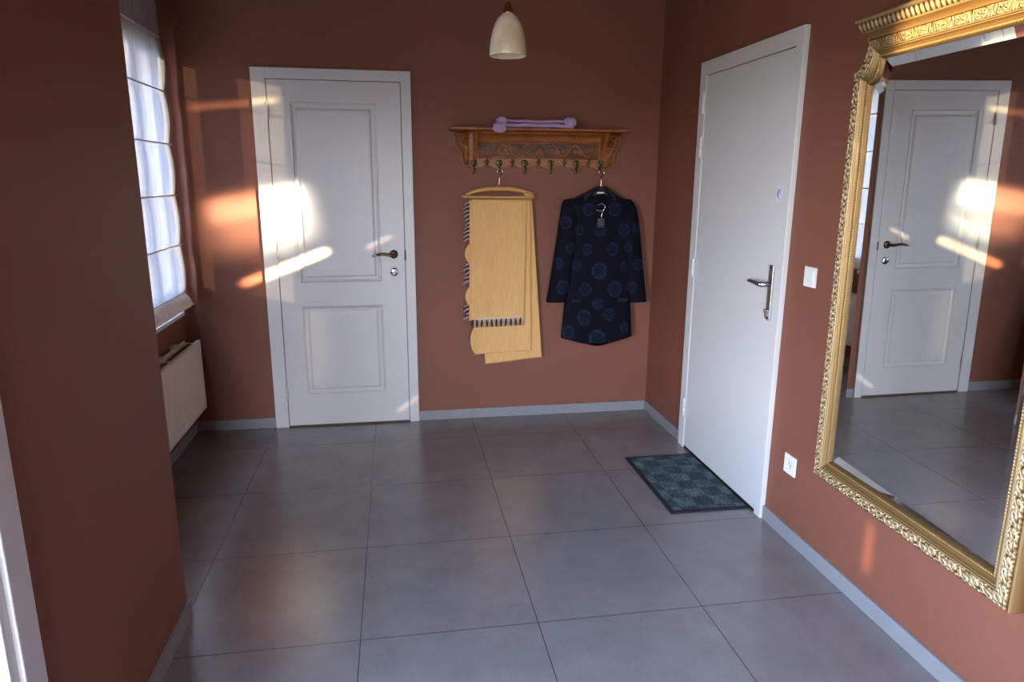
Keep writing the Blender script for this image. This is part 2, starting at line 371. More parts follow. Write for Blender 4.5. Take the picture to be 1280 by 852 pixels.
# ------------------------------------------------------------------ door 3 (near left, glazed) and unseen rear windows
d3 = thing('door_3', 'white trimmed glazed doorway at the left edge of the picture', 'door', (0, 0, 0), kind='structure')
b = bmesh.new(); TWD = .075
box(b, XC, XC+.016, D3B, D3B+TWD, 0, D3Z+TWD); box(b, XC, XC+.016, D3A-TWD, D3A, 0, D3Z+TWD); box(b, XC, XC+.016, D3A, D3B, D3Z, D3Z+TWD)
box(b, xi, XC+.006, D3B-.03, D3B, 0, D3Z); box(b, xi, XC+.006, D3A, D3A+.03, 0, D3Z); box(b, xi, XC+.006, D3A+.03, D3B-.03, D3Z-.03, D3Z)
obj('door_frame', b, 'door_white', d3, bevel=.003)
b = bmesh.new(); xa, xb_ = xi+.02, xi+.06
box(b, xa, xb_, D3A+.03, D3A+.10, 0, D3Z-.03); box(b, xa, xb_, D3B-.18, D3B-.03, 0, D3Z-.03); box(b, xa, xb_, D3A+.10, D3B-.18, 0, .50); box(b, xa, xb_, D3A+.10, D3B-.18, D3Z-.12, D3Z-.03)
obj('door_leaf', b, 'door_white', d3)
obj('door_pane', BX(xa+.015, xa+.023, D3A+.10, D3B-.18, .50, D3Z-.12), 'pane', d3)
b = bmesh.new()
for k in range(4): xx = R3A+(R3B-R3A-.05)*k/3; box(b, xx, xx+.05, YR-.12, YR-.06, 0, R3Z)
for z in (0, R3Z-.06): box(b, R3A, R3B, YR-.12, YR-.06, z, z+.06)
obj('window_frame', b, 'door_white', w3); obj('window_pane', BX(R3A, R3B, YR-.095, YR-.087, .05, R3Z-.05), 'pane', w3)
w2 = thing('window_2', 'high window behind the viewpoint', 'window', (0, 0, 0), kind='structure')
b = bmesh.new(); box(b, xi, xi+.06, V2A, V2A+.05, V2Z0, V2Z1); box(b, xi, xi+.06, V2B-.02, V2B, V2Z0, V2Z1); box(b, xi, xi+.06, V2A, V2B, V2Z0, V2Z0+.04); box(b, xi, xi+.06, V2A, V2B, V2Z1-.03, V2Z1)
obj('window_frame', b, 'door_white', w2); obj('window_pane', BX(xi+.02, xi+.028, V2A+.05, V2B-.02, V2Z0+.04, V2Z1-.03), 'pane', w2)
# ------------------------------------------------------------------ window 1 behind the blind
w1 = thing('window_1', 'window in the left wall behind the sheer blind', 'window', (0, 0, 0), kind='structure')
b = bmesh.new(); fx0, fx1 = XL-.05, XL+.012
box(b, fx0, fx1, WY0, WY0+.05, WZ0, WZ1); box(b, fx0, fx1, WY1-.015, WY1, WZ0, WZ1); box(b, fx0, fx1, 3.60, 3.64, WZ0, WZ1)
box(b, fx0, fx1, WY0, WY1, WZ0, WZ0+.11); box(b, fx0, fx1, WY0, WY1, WZ1-.03, WZ1)
obj('window_frame', b, 'door_white', w1, bevel=.002)
obj('window_pane', BX(XL-.02, XL-.013, WY0+.04, WY1-.02, WZ0+.03, WZ1-.02), 'pane', w1)
obj('window_sill', BX(XL-.05, -1.150, WY0-.05, 3.975, WZ0-.022, WZ0), 'door_white', w1, bevel=.003)
struct('sky_blocker_wall', BX(-3.6, -3.4, 2.4, 10, -.1, 5), 'render')  # unseen wall added outside to dim the sky at the left window
struct('sun_blocker_post', BX(-1.70, -1.68, 2.60, 2.97, -.1, 3.0), 'render')  # unseen post added outside to cut a gap in the low sun

# roman blind
rb = thing('roman_blind', 'sheer white roman blind with horizontal fold bars at the left window', 'blind', (-1.175, 3.6, 2.55))
def sub(o, part): o.parent = part; o.location = (0, 0, 0); return o
def lp(o): o.location = -Vector(o.parent.location)+Vector(o.location); return o
BXP = -1.176; rows = []; bz = [2.55, 2.471, 2.203, 1.936, 1.669, 1.403, 1.137, .872]
ya, yb = 2.72, 4.128
def edge(z):      # the sewn side of the cloth wavers between the bars
    return 4.135+.010*math.sin(z*7.1)+.007*math.sin(z*17)-(.05 if z > 2.1 else 0)*min(1, (z-2.1)/.2)
NZ = 110
for i in range(NZ+1):
    z = 2.55-(2.55-.872)*i/NZ; row = []
    k = (2.471-z)/.267; fr = k-math.floor(k); sag = .010*math.sin(PI*fr)**.7 if z < 2.471 else 0
    for j in range(61):
        t = j/60; y = ya+(edge(z)-ya)*t
        row.append((BXP+sag+.0035*math.sin(y*31+z*2)+.002*mnoise.noise((y*9, z*4, 0)), y, z))
    rows.append(row)
b = bmesh.new(); grid(b, rows); lp(obj('blind_fabric', b, 'sheer', rb, True))
for z in bz[1:]:
    e = edge(z)
    bar = tube(bmesh.new(), [(BXP+.003, ya, z), (BXP+.003, e, z)], .0042, 8); lp(obj('fold_bar', bar, 'blind_cloth', rb, True))
# loose end below the last bar kicks out over the sill
b = bmesh.new(); rows = []
for i in range(13):
    t = i/12; row = []
    for j in range(41):
        y = ya+(4.075-.045*t+.0-ya)*j/40
        row.append((BXP+.058*t**.8+.002*math.sin(y*25), y, .872-.010*t-.045*t*t))
    rows.append(row)
grid(b, rows); hm = lp(obj('blind_hem', b, 'blind_cloth', rb, True))
b = tube(bmesh.new(), [(BXP+.059, ya, .815), (BXP+.059, 4.03, .815)], .005, 8); sub(obj('hem_bar', b, 'blind_cloth', rb, True), hm)

# ------------------------------------------------------------------ radiator
ra = thing('radiator', 'cream panel radiator with vertical ribs below the left window', 'radiator', (-1.15, 3.6, 0))
RX, RY0, RY1, RZ0, RZ1 = -1.108, 3.10, 4.065, .205, .603
def ribbed(xf, back, ysgn=1):
    bm = bmesh.new(); pitch = .048; xb = xf-.012
    y = RY0+.02; prof = [(RY0, 0)]
    n = int((RY1-RY0-.045)/pitch)
    for k in range(n):
        a = RY0+.022+k*pitch
        prof += [(a, 0), (a+.007, -.012), (a+.016, -.012), (a+.023, 0)]
    prof.append((RY1, 0))
    zs = [(RZ0, 0), (RZ0+.028, 0), (RZ0+.040, 1), (RZ1-.048, 1), (RZ1-.036, 0), (RZ1, 0)]
    grid(bm, [[(xf+dx*w, y, z) for y, dx in prof] for z, w in zs])
    box(bm, xb-.008, xf-.0125, RY0, RY1, RZ0, RZ1)
    box(bm, xb, xf, RY0, RY1, RZ1-.002, RZ1+.001); box(bm, xb, xf, RY1-.002, RY1, RZ0, RZ1); box(bm, xb, xf, RY0, RY1, RZ0-.001, RZ0+.002)
    return bm
lp(obj('front_panel', ribbed(RX, 0), 'radiator', ra)); 
b = BX(XL+.028, XL+.040, RY0, RY1-.012, RZ0, RZ1); lp(obj('rear_panel', b, 'radiator', ra, bevel=.003))
b = bmesh.new()
y = RY0+.03
while y < RY1-.045:
    for s in (0, 1): box(b, XL+.042+.0+s*.034, XL+.043+s*.034+.012, y, y+.0012, RZ0+.03, RZ1-.02); box(b, XL+.055+s*.034, XL+.056+s*.034+.0005, y, y+.012, RZ0+.03, RZ1-.02)
    y += .012
lp(obj('convector_fins', b, 'fin', ra))
for yy in (3.62, RY1-.03): lp(obj('spacer_rod', tube(bmesh.new(), [(XL+.04, yy, RZ1-.012), (RX-.016, yy, RZ1-.012)], .0045, 8), 'radiator', ra))
for yy in (3.3, 3.62, 3.9):
    b = bmesh.new(); box(b, XL, XL+.034, yy, yy+.03, RZ0+.05, RZ1+.004); box(b, XL+.02, XL+.046, yy+.008, yy+.022, RZ1, RZ1+.012)
    lp(obj('bracket', b, 'radiator', ra))
b = bmesh.new(); box(b, XL+.04, RX-.016, RY1-.026, RY1-.020, RZ0+.02, RZ1-.03); lp(obj('end_strap', b, 'radiator', ra))

# ------------------------------------------------------------------ pendant lamp
LYP = 2.6; lx = .416
pn = thing('pendant_lamp', 'small brass pendant lamp with a marbled cream glass shade', 'lamp', (lx, LYP, ZC))
prof = [(.0655, 1.924), (.0662, 1.930), (.0655, 1.945), (.0625, 1.975), (.056, 2.005), (.047, 2.030), (.035, 2.050), (.022, 2.062), (.016, 2.066)]
inner = [(r-.004, z+(.001 if i == 0 else -.002)) for i, (r, z) in enumerate(prof)][::-1]
b = lathe(bmesh.new(), inner+prof, (0, 0, -ZC), 'z', 40, False); obj('lamp_shade', b, 'alabaster', pn, True)
b = lathe(bmesh.new(), [(.020, 2.060), (.0195, 2.068), (.013, 2.088), (.0085, 2.098), (.006, 2.104)], (0, 0, -ZC), 'z', 24); obj('shade_holder', b, 'brass', pn, True)
b = tube(bmesh.new(), [(0, 0, 2.10-ZC), (0, 0, -.02)], .0062, 14); obj('rod', b, 'brass', pn, True)
b = lathe(bmesh.new(), [(.05, 0), (.05, -.006), (.035, -.03), (.008, -.04)], (0, 0, 0), 'z', 24); obj('ceiling_rose', b, 'brass', pn, True)
b = lathe(bmesh.new(), [(.004, 2.062-ZC), (.014, 2.05-ZC), (.014, 2.03-ZC), (.020, 2.00-ZC), (.021, 1.985-ZC), (.012, 1.968-ZC), (.002, 1.964-ZC)], (0, 0, 0), 'z', 20); obj('bulb', b, 'white_plastic', pn, True)

# ------------------------------------------------------------------ coat rack
cr = thing('coat_rack', 'carved oak wall shelf with scrollwork and a row of coat hooks', 'coat rack', (.86, D, 1.54))
YP = D-.024                                                       # face of the back board
lpo = lambda o: lp(o)
hx_ = [on_y(px, 204, YP-.02)[0] for px in (592.8, 609, 624.5, 641, 656.5, 674, 689, 706, 721, 736.5, 750.5)]
z_of = lambda py: on_y(672, py, YP)[1]
HZ = 1.595
XA, XB = .455, 1.275
# back board with scalloped lower edge
top = [(XA-.01, 1.765), (XB+.01, 1.765)]; low = []
n = 240
for k in range(n+1):
    x = XB+.01-(XB-XA+.02)*k/n
    # even hooks low, odd hooks cusp
    best = min(range(0, 11), key=lambda i: abs(x-hx_[i]))
    ph = (x-hx_[0])/(hx_[2]-hx_[0]); w = .5+.5*math.cos(2*PI*ph)
    low.append((x, 1.580-.024*w**.7+.005*abs(math.sin(4*PI*ph))))
b = prism_y(bmesh.new(), top+low, YP, D); lpo(obj('back_board', b, 'oak', cr))
# shelf with stepped cornice
b = bmesh.new(); SD = .195
box(b, .325, 1.366, D-SD, D, 1.768, 1.784); o = lpo(obj('shelf_board', b, 'oak', cr, bevel=.005))
b = bmesh.new(); prof = [(YP, 1.712), (YP-.008, 1.714), (YP-.012, 1.722), (YP-.016, 1.738), (YP-.030, 1.752), (YP-.052, 1.758), (YP-.056, 1.768), (YP, 1.768)]
for x in (XA, XB): pass
grid(b, [[(XA+.02, y, z) for y, z in prof], [(XB-.02, y, z) for y, z in prof]]); lpo(obj('cornice', b, 'oak', cr, True))
b = bmesh.new()
for z in (1.706, 1.628, 1.619): tube(b, [(XA+.045, YP-.001, z), (XB-.045, YP-.001, z)], .0035 if z != 1.628 else .0028, 8)
for x in (XA+.045, XB-.045, XA+.057, XB-.057): tube(b, [(x, YP-.001, 1.622), (x, YP-.001, 1.706)], .0028, 8)
lpo(obj('panel_moulding', b, 'oak', cr, True))
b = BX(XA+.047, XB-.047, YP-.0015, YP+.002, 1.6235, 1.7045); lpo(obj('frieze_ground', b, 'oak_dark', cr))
# carved running scroll in the frieze
b = bmesh.new()
def spiral(cx, cz, r0, turns, dirn, start, th=.0052, tail=None):
    pts = []; rr_ = []
    n = 30
    for k in range(n+1):
        t = k/n; a = start+dirn*turns*2*PI*t; r = r0*(1-t)**.8+.002
        pts.append((cx+r*math.cos(a), YP-.004, cz+r*math.sin(a))); rr_.append(th*(1-.35*t))
    if tail: pts = [(tail[0], YP-.001, tail[1])]+pts; rr_ = [th*.5]+rr_
    tube(b, pts, rr_, 7); lathe(b, [(0, -.006), (.003, -.005), (.0042, 0)], (cx, YP, cz), 'y', 10, False)
ctr = .867
for s in (-1, 1):
    for k in range(4):
        cx = ctr+s*(.078+k*.072); up_ = 1 if k % 2 == 0 else -1
        spiral(cx, 1.666+up_*.003, .030, 1.35, -s*up_, (PI if s > 0 else 0), tail=(cx-s*.045, 1.667-up_*.020))
        for q in range(3):
            a = (.5+q*.55)*up_; x1 = cx+s*.030
            tube(b, [(x1, YP-.001, 1.667-up_*.018), (x1+s*.012*math.cos(a), YP-.004, 1.667-up_*.018+.016*math.sin(a)), (x1+s*.020*math.cos(a*.7), YP-.001, 1.667-up_*.012+.022*math.sin(a))], [.002, .0034, .0012], 6)
for s in (-1, 1):
    for k in range(4):
        cx = ctr+s*(.114+k*.072); dn = -1 if k % 2 == 0 else 1
        pts = [(cx+s*.016*math.cos(a_*.5+1)*(1-a_/9), YP-.003, 1.667+dn*(.022-.012*math.sin(a_*.7))) for a_ in [j*.45 for j in range(14)]]
        tube(b, pts, [.0032-.0001*j for j in range(14)], 6)
        lathe(b, [(0, -.006), (.0035, -.005), (.005, 0)], (cx, YP, 1.667+dn*.026), 'y', 10, False)
for q in range(9):
    a = PI*(.08+.84*q/8); tube(b, [(ctr+.006*math.cos(a), YP-.002, 1.640+.004*math.sin(a)), (ctr+.022*math.cos(a), YP-.005, 1.640+.030*math.sin(a)), (ctr+.030*math.cos(a), YP-.002, 1.640+.052*math.sin(a))], [.002, .0042, .0018], 6)
lpo(obj('scroll_carving', b, 'oak', cr, True))
# upright brackets carrying the shelf
for bx_, sg in ((XA+.022, -1), (XB-.022, 1)):
    b = bmesh.new(); prof = []
    for k in range(25):
        t = k/24; z = 1.767-t*.165; y = D-.024-.125*(1-t)**2.2-.022*math.sin(PI*t)-.012
        prof.append((y, z))
    prof += [(YP+.002, 1.602), (YP+.002, 1.767)]
    a_ = [b.verts.new((bx_-.011, y, z)) for y, z in prof]; c_ = [b.verts.new((bx_+.011, y, z)) for y, z in prof]; n = len(prof)
    b.faces.new(a_); b.faces.new(c_[::-1])
    for i in range(n): b.faces.new((a_[i], c_[i], c_[(i+1) % n], a_[(i+1) % n]))
    bmesh.ops.recalc_face_normals(b, faces=b.faces[:])
    tube(b, [(bx_, prof[i][0], prof[i][1]) for i in range(1, 24)], .0055, 8)
    lathe(b, [(.013, 1.752), (.013, 1.760), (.016, 1.764), (.016, 1.767)], (bx_, D-.14, 0), 'z', 12)
    lpo(obj('shelf_bracket', b, 'oak', cr, bevel=.002))
# pierced scroll ears at both ends
def ear(s, x0):
    b = bmesh.new(); yy = YP+.004
    ol = [(0, 1.757), (.094, 1.757), (.098, 1.748), (.085, 1.742), (.097, 1.725), (.096, 1.703), (.082, 1.680), (.066, 1.660), (.054, 1.637), (.056, 1.612), (.050, 1.590), (.030, 1.572), (0, 1.566)]
    il = [(.014, 1.74), (.038, 1.74), (.058, 1.727), (.063, 1.708), (.050, 1.690), (.038, 1.668), (.030, 1.642), (.032, 1.615), (.026, 1.596), (.012, 1.590)]
    O = [(x0+s*x, yy, z) for x, z in ol]
    tube(b, O, [.006]*len(O), 8)
    tube(b, [(x0+s*x, yy, z) for x, z in il], [.003]+[.005]*8+[.003], 8)
    for cx, cz, r0, d in ((.076, 1.722, .016, 1), (.044, 1.713, .015, -1), (.048, 1.655, .012, 1), (.044, 1.602, .012, -1), (.018, 1.66, .010, 1), (.018, 1.70, .011, -1)):
        pts = []; 
        for k in range(22):
            t = k/21; a = 1.2+d*s*8.5*t; r = r0*(1-t)+.001; pts.append((x0+s*cx+r*math.cos(a), yy-.003, cz+r*math.sin(a)))
        tube(b, pts, [.0036-.0015*k/21 for k in range(22)], 7)
    # thin web behind the scrolls
    web = [(x0+s*x, z) for x, z in ((0, 1.757), (.06, 1.757), (.062, 1.70), (.045, 1.665), (.036, 1.63), (.036, 1.59), (0, 1.572))]
    prism_y(b, web, yy+.002, D)
    return b
lpo(obj('scroll_ear', ear(-1, XA), 'oak', cr, True)); lpo(obj('scroll_ear', ear(1, XB), 'oak', cr, True))
# hooks
def even_hook(x):
    b = bmesh.new(); z = HZ-.004
    lathe(b, [(0, -.005), (.013, -.006), (.018, -.004), (.020, 0)], (x, YP, z), 'y', 20, False)
    for k in range(8): a = k*PI/4; lathe(b, [(0, -.006), (.003, -.005), (.004, 0)], (x+.017*math.cos(a), YP, z+.017*math.sin(a)), 'y', 8, False)
    tube(b, [(x, YP, z), (x, YP-.028, z-.004), (x, YP-.045, z-.018), (x, YP-.052, z-.010), (x, YP-.055, z+.004)], [.006, .005, .005, .005, .005], 8)
    lathe(b, [(0, -.009), (.006, -.007), (.0085, 0), (.006, .007), (0, .009)], (x, YP-.055, z+.006), 'z', 12, False)
    tube(b, [(x, YP, z-.018), (x, YP-.012, z-.034), (x, YP-.030, z-.044), (x, YP-.040, z-.036)], .004, 8)
    lathe(b, [(0, -.006), (.005, -.004), (.006, 0), (.005, .004), (0, .006)], (x, YP-.041, z-.033), 'z', 10, False)
    return b
def odd_hook(x):
    b = bmesh.new(); z = HZ+.002
    for dx, dz, r in ((0, .017, .0065), (0, -.013, .0065), (.010, 0, .006), (-.010, 0, .006), (0, .0, .009)): lathe(b, [(0, -.005), (r*.8, -.004), (r, 0)], (x+dx, YP, z+dz), 'y', 12, False)
    tube(b, [(x, YP, z+.006), (x, YP-.020, z+.004), (x, YP-.032, z-.006), (x, YP-.036, z+.006)], .0045, 8)
    lathe(b, [(0, -.006), (.005, -.004), (.0065, 0), (.005, .004), (0, .006)], (x, YP-.036, z+.008), 'z', 10, False)
    return b
for i, x in enumerate(hx_):
    o = lpo(obj('hook', even_hook(x) if i % 2 == 0 else odd_hook(x), 'hook', cr, True))
    zf = 1.558 if i % 2 == 0 else 1.581
    k = 1.25 if i % 2 == 0 else .85
    b = lathe(bmesh.new(), [(.003*k, zf), (.007*k, zf-.003*k), (.004*k, zf-.007*k), (.0075*k, zf-.013*k), (.006*k, zf-.019*k), (.001, zf-.026*k)], (x, YP+.010, 0), 'z', 12)
    lpo(obj('finial', b, 'oak', cr, True))

# lilac bundle on the shelf
ls = thing('folded_scarf', 'lilac folded scarf with bunched ends lying on the coat rack shelf', 'scarf', (.79, D-.15, 1.784))
def lump(cx, cy, cz, rx, ry, rz, freq=22, amp=.25, seed=0):
    bm = bmesh.new(); bmesh.ops.create_icosphere(bm, subdivisions=4, radius=1)
    for v in bm.verts:
        p = v.co.normalized(); p = Vector([math.copysign(abs(c_)**.7, c_) for c_ in p]); f = 1+amp*mnoise.noise((p.x*2+seed, p.y*2, p.z*2))+amp*.5*math.sin(p.x*freq*.5+p.z*9+seed)*abs(mnoise.noise(p*3.1))*2
        v.co = Vector((cx+p.x*rx*f, cy+p.y*ry*f, max(cz+p.z*rz*f, cz-rz*.98)))
    return bm
YS = D-.17
def sx(px, py=155): return on_y(px, py, YS)
b = bmesh.new(); z0 = 1.784
xs0, xs1 = sx(620)[0], sx(716)[0]
for zc, hz_, yo in ((z0+.040, .0105, .015), (z0+.0115, .0115, -.008)):
    pts = []; rr_ = []
    for k in range(25):
        t = k/24; pts.append((xs0+(xs1-xs0)*t, YS+yo+.004*math.sin(t*7), zc+.005*math.sin(PI*t)*(-1 if zc > z0+.02 else .6)+.0015*math.sin(t*19)))
    tube(b, pts, [1]*25, 12, flat=(hz_, .028))
lp(obj('folded_band', b, 'lilac', ls, True))
b = tube(bmesh.new(), [(xs0+.01, YS+.012, z0+.025), ((xs0+xs1)/2, YS+.016, z0+.025), (xs1-.01, YS+.012, z0+.025)], [1]*3, 10, flat=(.012, .022)); lp(obj('dark_gap_strip', b, 'lilac_dark', ls, True))  # dark strip stands in for the dark gap between the bands
lp(obj('bunched_end', lump(sx(627)[0], YS-.01, z0+.031, .026, .034, .026, 40, .30, seed=3), 'lilac', ls, True))
lp(obj('bunched_end', lump(sx(712)[0], YS-.005, z0+.031, .031, .034, .029, 60, .35, seed=9), 'lilac', ls, True))
lp(obj('hanging_end', lump(sx(622.5)[0], D-SD-.034, z0-.006, .034, .018, .026, 40, .3, seed=5), 'lilac', ls, True))

# ------------------------------------------------------------------ hangers and clothes
YH = D-.075                                                       # plane the clothes hang in
wh = thing('wooden_hanger', 'light wooden coat hanger with a trouser bar, left of the two hangers', 'hanger', (hx_[2], YH, 1.45))
P = lambda px, py, y=YH: (lambda q: (q[0], y, q[1]))(on_y(px, py, y))
arc = [P(582, 243.5), P(592, 239.5), P(606, 236.6), P(622, 235.8), P(640, 236.4), P(655, 239.2), P(667, 243.5)]
def smooth(pts, n=6):
    out = []; V = [Vector(p) for p in pts]
    for i in range(len(V)-1):
        p0, p1, p2, p3 = V[max(i-1, 0)], V[i], V[i+1], V[min(i+2, len(V)-1)]
        for k in range(n):
            t = k/n; out.append(.5*((2*p1)+(-p0+p2)*t+(2*p0-5*p1+4*p2-p3)*t*t+(-p0+3*p1-3*p2+p3)*t**3))
    out.append(V[-1]); return out
s = smooth(arc); lp(obj('shoulder_arch', tube(bmesh.new(), s, [.75+.35*math.sin(PI*i/(len(s)-1)) for i in range(len(s))], 12, flat=(.0125, .010)), 'hanger_wood', wh, True))
s = smooth([P(580, 244.5, YH-.008), P(588, 246, YH-.008), P(668, 246.5, YH-.008)]); b = tube(bmesh.new(), s, [1]*len(s), 12, flat=(.008, .008))
tube(b, [P(655, 241.5, YH-.006), P(663, 244, YH-.006), P(668, 246.5, YH-.006)], [1, 1, 1], 12, flat=(.012, .009))
lp(obj('trouser_bar', b, 'hanger_wood', wh, True))
hk = (hx_[2], YP-.041, HZ-.046)
def wirehook(x, z_top, y_h, x_b, z_b, y_b, r=.0016, R=.016):
    pts = []
    for k in range(15):
        a = PI*1.12-PI*1.25*k/14; pts.append((x+R*math.cos(a), y_h, z_top-R+R*math.sin(a)))
    pts += [(x+.004, (y_h+y_b)/2, z_top-2*R-.006), (x_b, y_b, z_top-2*R-.014), (x_b, y_b, z_b)]
    return tube(bmesh.new(), smooth(pts, 3), r, 8)
xc_, zc_ = on_y(624, 234, YH)
lp(obj('wire_hook', wirehook(hx_[2], HZ-.038, YP-.032, xc_, zc_, YH, .0026), 'wire', wh, True))

sw = thing('beige_shawl', 'honey beige shawl with dark fringe folded over the wooden hanger', 'shawl', (.6, YH, .4))
def sheet(name, tl, tr, br, bl, y0, y1, mat, seed, sag=0, nx=50, nz=90, amp=.004, th=.003):
    """hanging cloth; corners are photo points, hung between depths y0 (top) and y1 (bottom)"""
    TL, TR = P(*tl, y0), P(*tr, y0); BR, BL = P(*br, y1), P(*bl, y1); bm = bmesh.new(); rows = []
    for i in range(nz+1):
        t = i/nz; row = []
        a = Vector(TL).lerp(Vector(BL), t); c = Vector(TR).lerp(Vector(BR), t)
        for j in range(nx+1):
            s_ = j/nx; p = a.lerp(c, s_)
            fold = math.sin(s_*9+seed)*.5+math.sin(s_*21+seed*2+t*1.5)*.3+mnoise.noise((s_*4+seed, t*2, seed))*.8
            p.y += -amp*fold*(.3+.7*t)+(.008*(1-t/.03)**2 if t < .03 else 0)
            p.z += sag*math.sin(PI*s_)
            row.append(p)
        rows.append(row)
    grid(bm, rows); o = obj(name, bm, mat, sw, True); lp(o)
    sd = o.modifiers.new('thick', 'SOLIDIFY'); sd.thickness = th; sd.offset = 1
    return o
ff = sheet('front_fold', (590.5, 248.5), (658.5, 249.5), (655, 396.5), (594, 398), YH-.026, YH-.034, 'beige', 1.0)
sheet('left_fold', (587, 249.5), (596, 249), (598, 399), (586.5, 401), YH-.018, YH-.022, 'beige', 2.2, nx=12)
sheet('middle_fold', (588.5, 249), (663, 249), (664, 438), (593.5, 443), YH-.008, YH-.012, 'beige', 3.1)
sheet('back_fold', (592, 249), (665, 248), (677, 446), (607, 455), YH+.012, YH+.010, 'beige', 4.4)
sub(sheet('lace_band', (594, 395.5), (655, 394.5), (655, 400), (597, 402.5), YH-.037, YH-.037, 'beige_lace', .5, amp=.001, nz=6), ff)
b = bmesh.new(); b2 = bmesh.new()
for k in range(22):
    px = 590.5+k*3.0; py = 402.5-.05*(px-590)
    tgt = b if k % 2 == 0 else b2; q = random.uniform(-.7, .7)
    tube(tgt, [P(px, py-2.5, YH-.036), P(px+q*.6, py+3, YH-.038), P(px+q, py+7, YH-.035)], [.8, 1, .6], 8, flat=(.0062, .004))
sub(obj('fringe', b, 'brown_thread', sw, True), ff); sub(obj('fringe_knots', b2, 'lace_tan', sw, True), ff)
# scalloped side edge: plain bumps and striped knotted tufts
def bump_sheet(py0, py1, depth, y):
    bm = bmesh.new(); c0 = P(590+max(0, py0-380)*.14, py0, y); c1 = P(590+max(0, py0-380)*.14, py1, y); n = 14; rows = []
    for i in range(n+1):
        t = i/n; z = c0[2]+(c1[2]-c0[2])*t; xr = c0[0]+(c1[0]-c0[0])*t; w = depth*math.sin(PI*t)**.6
        rows.append([(xr-w*j/6, y-.004*math.sin(PI*j/6), z) for j in range(7)])
    grid(bm, rows); return bm
for py0, py1, dpt in ((303, 331, .044), (356, 384, .042), (408, 442, .030)):
    o = lp(obj('scalloped_edge', bump_sheet(py0, py1, dpt, YH+.004), 'beige', sw, True)); o.modifiers.new('thick', 'SOLIDIFY').thickness = .003
for (a, c) in ((252, 300), (329, 353), (380, 398)):
    b = bmesh.new(); b2 = bmesh.new(); n = int((c-a)/2.5)
    for k in range(n):
        py = a+(c-a)*k/n; w = 9.5+1.5*math.sin((py-a)/(c-a)*PI*3); tgt = b if k % 2 else b2
        dz = 4+random.uniform(-1, 1)
        tube(tgt, [P(590, py, YH+.002), P(590-w*.6, py+dz*.3, YH-.006), P(590-w, py+dz, YH)], [1, 1, .6], 8, flat=(.0056, .004))
    lp(obj('side_fringe', b, 'brown_thread', sw, True)); lp(obj('side_knots', b2, 'lace_tan', sw, True))

# jacket
bh = thing('black_hanger', 'black plastic hanger inside the navy jacket', 'hanger', (1.22, YH, 1.42))
YJ = YH-.005; xj, zj = on_y(749.5, 236, YJ)
s = smooth([P(712, 252, YJ), P(730, 243, YJ), P(742, 238, YJ), P(749.5, 235.5, YJ), P(757, 238, YJ), P(770, 244, YJ), P(788, 254, YJ)])
b = tube(bmesh.new(), s, [.8+.9*math.sin(PI*i/(len(s)-1))**3 for i in range(len(s))], 12, flat=(.009, .009)); lp(obj('hanger_body', b, 'black_plastic', bh, True))
b = bmesh.new(); q0, q1 = P(746.5, 240.6, YJ-.018), P(755, 241.2, YJ-.018); box(b, q0[0], q1[0], q0[1]-.0, q0[1]+.002, q1[2]-.002, q0[2]+.003); lp(obj('size_strip', b, 'paper', bh))
b = prism_y(bmesh.new(), [(P(x_, y_, YJ)[0], P(x_, y_, YJ)[2]) for x_, y_ in ((744, 238), (755, 238), (762, 246), (757, 250), (750, 243.5), (745, 250), (739, 246))], YJ-.016, YJ-.008); lp(obj('hanger_collar', b, 'black_plastic', bh, bevel=.002))
b = wirehook(hx_[10]+.004, HZ-.040, YP-.034, P(751, 236, YJ)[0], P(751, 236, YJ)[2], YJ, .0026); lp(obj('wire_hook', b, 'wire', bh, True))

jk = thing('navy_jacket', 'long navy jacket with blue circle motifs hanging right of the beige shawl', 'jacket', (1.23, YJ, .45))
Z3 = lambda x, y: (670+x/3.705, 220+y/3.705)
YF = YJ-.042
motifs = [(140, 215, 28), (203, 250, 22), (245, 155, 28), (365, 155, 30), (300, 248, 30), (410, 250, 28), (465, 240, 20), (160, 335, 23), (240, 340, 26), (358, 340, 29), (430, 330, 20), (100, 405, 26), (190, 415, 24), (295, 440, 38), (410, 420, 20), (475, 410, 27), (125, 515, 32), (230, 525, 30), (367, 525, 36), (445, 515, 25), (290, 592, 27), (225, 655, 36), (340, 640, 28), (152, 725, 30), (285, 757, 45), (412, 705, 22)]
MW = [(*on_y(*Z3(x, y), YF), r/3.705*.00485) for x, y, r in motifs]
def motif(p):
    v = 0
    for x, z, r in MW:
        d = math.hypot((p.x-x)*1.12, p.z-z)/r
        if d < 1.12:
            ring = math.exp(-((d-.93)/.10)**2); inner_ = .15*(d < .85)*(.5+.5*math.sin(d*15+3*math.atan2(p.z-z, p.x-x)))
            v = max(v, ring*(.45+.5*mnoise.noise((p.x*120, p.z*120, 1))), inner_+.03)
    return max(0, min(1, v))
def add_motif(o, off):
    at = o.data.attributes.new('motif', 'FLOAT', 'POINT')
    for v in o.data.vertices: at.data[v.index].value = motif(v.co+off) if v.co.y < 1e9 else 0
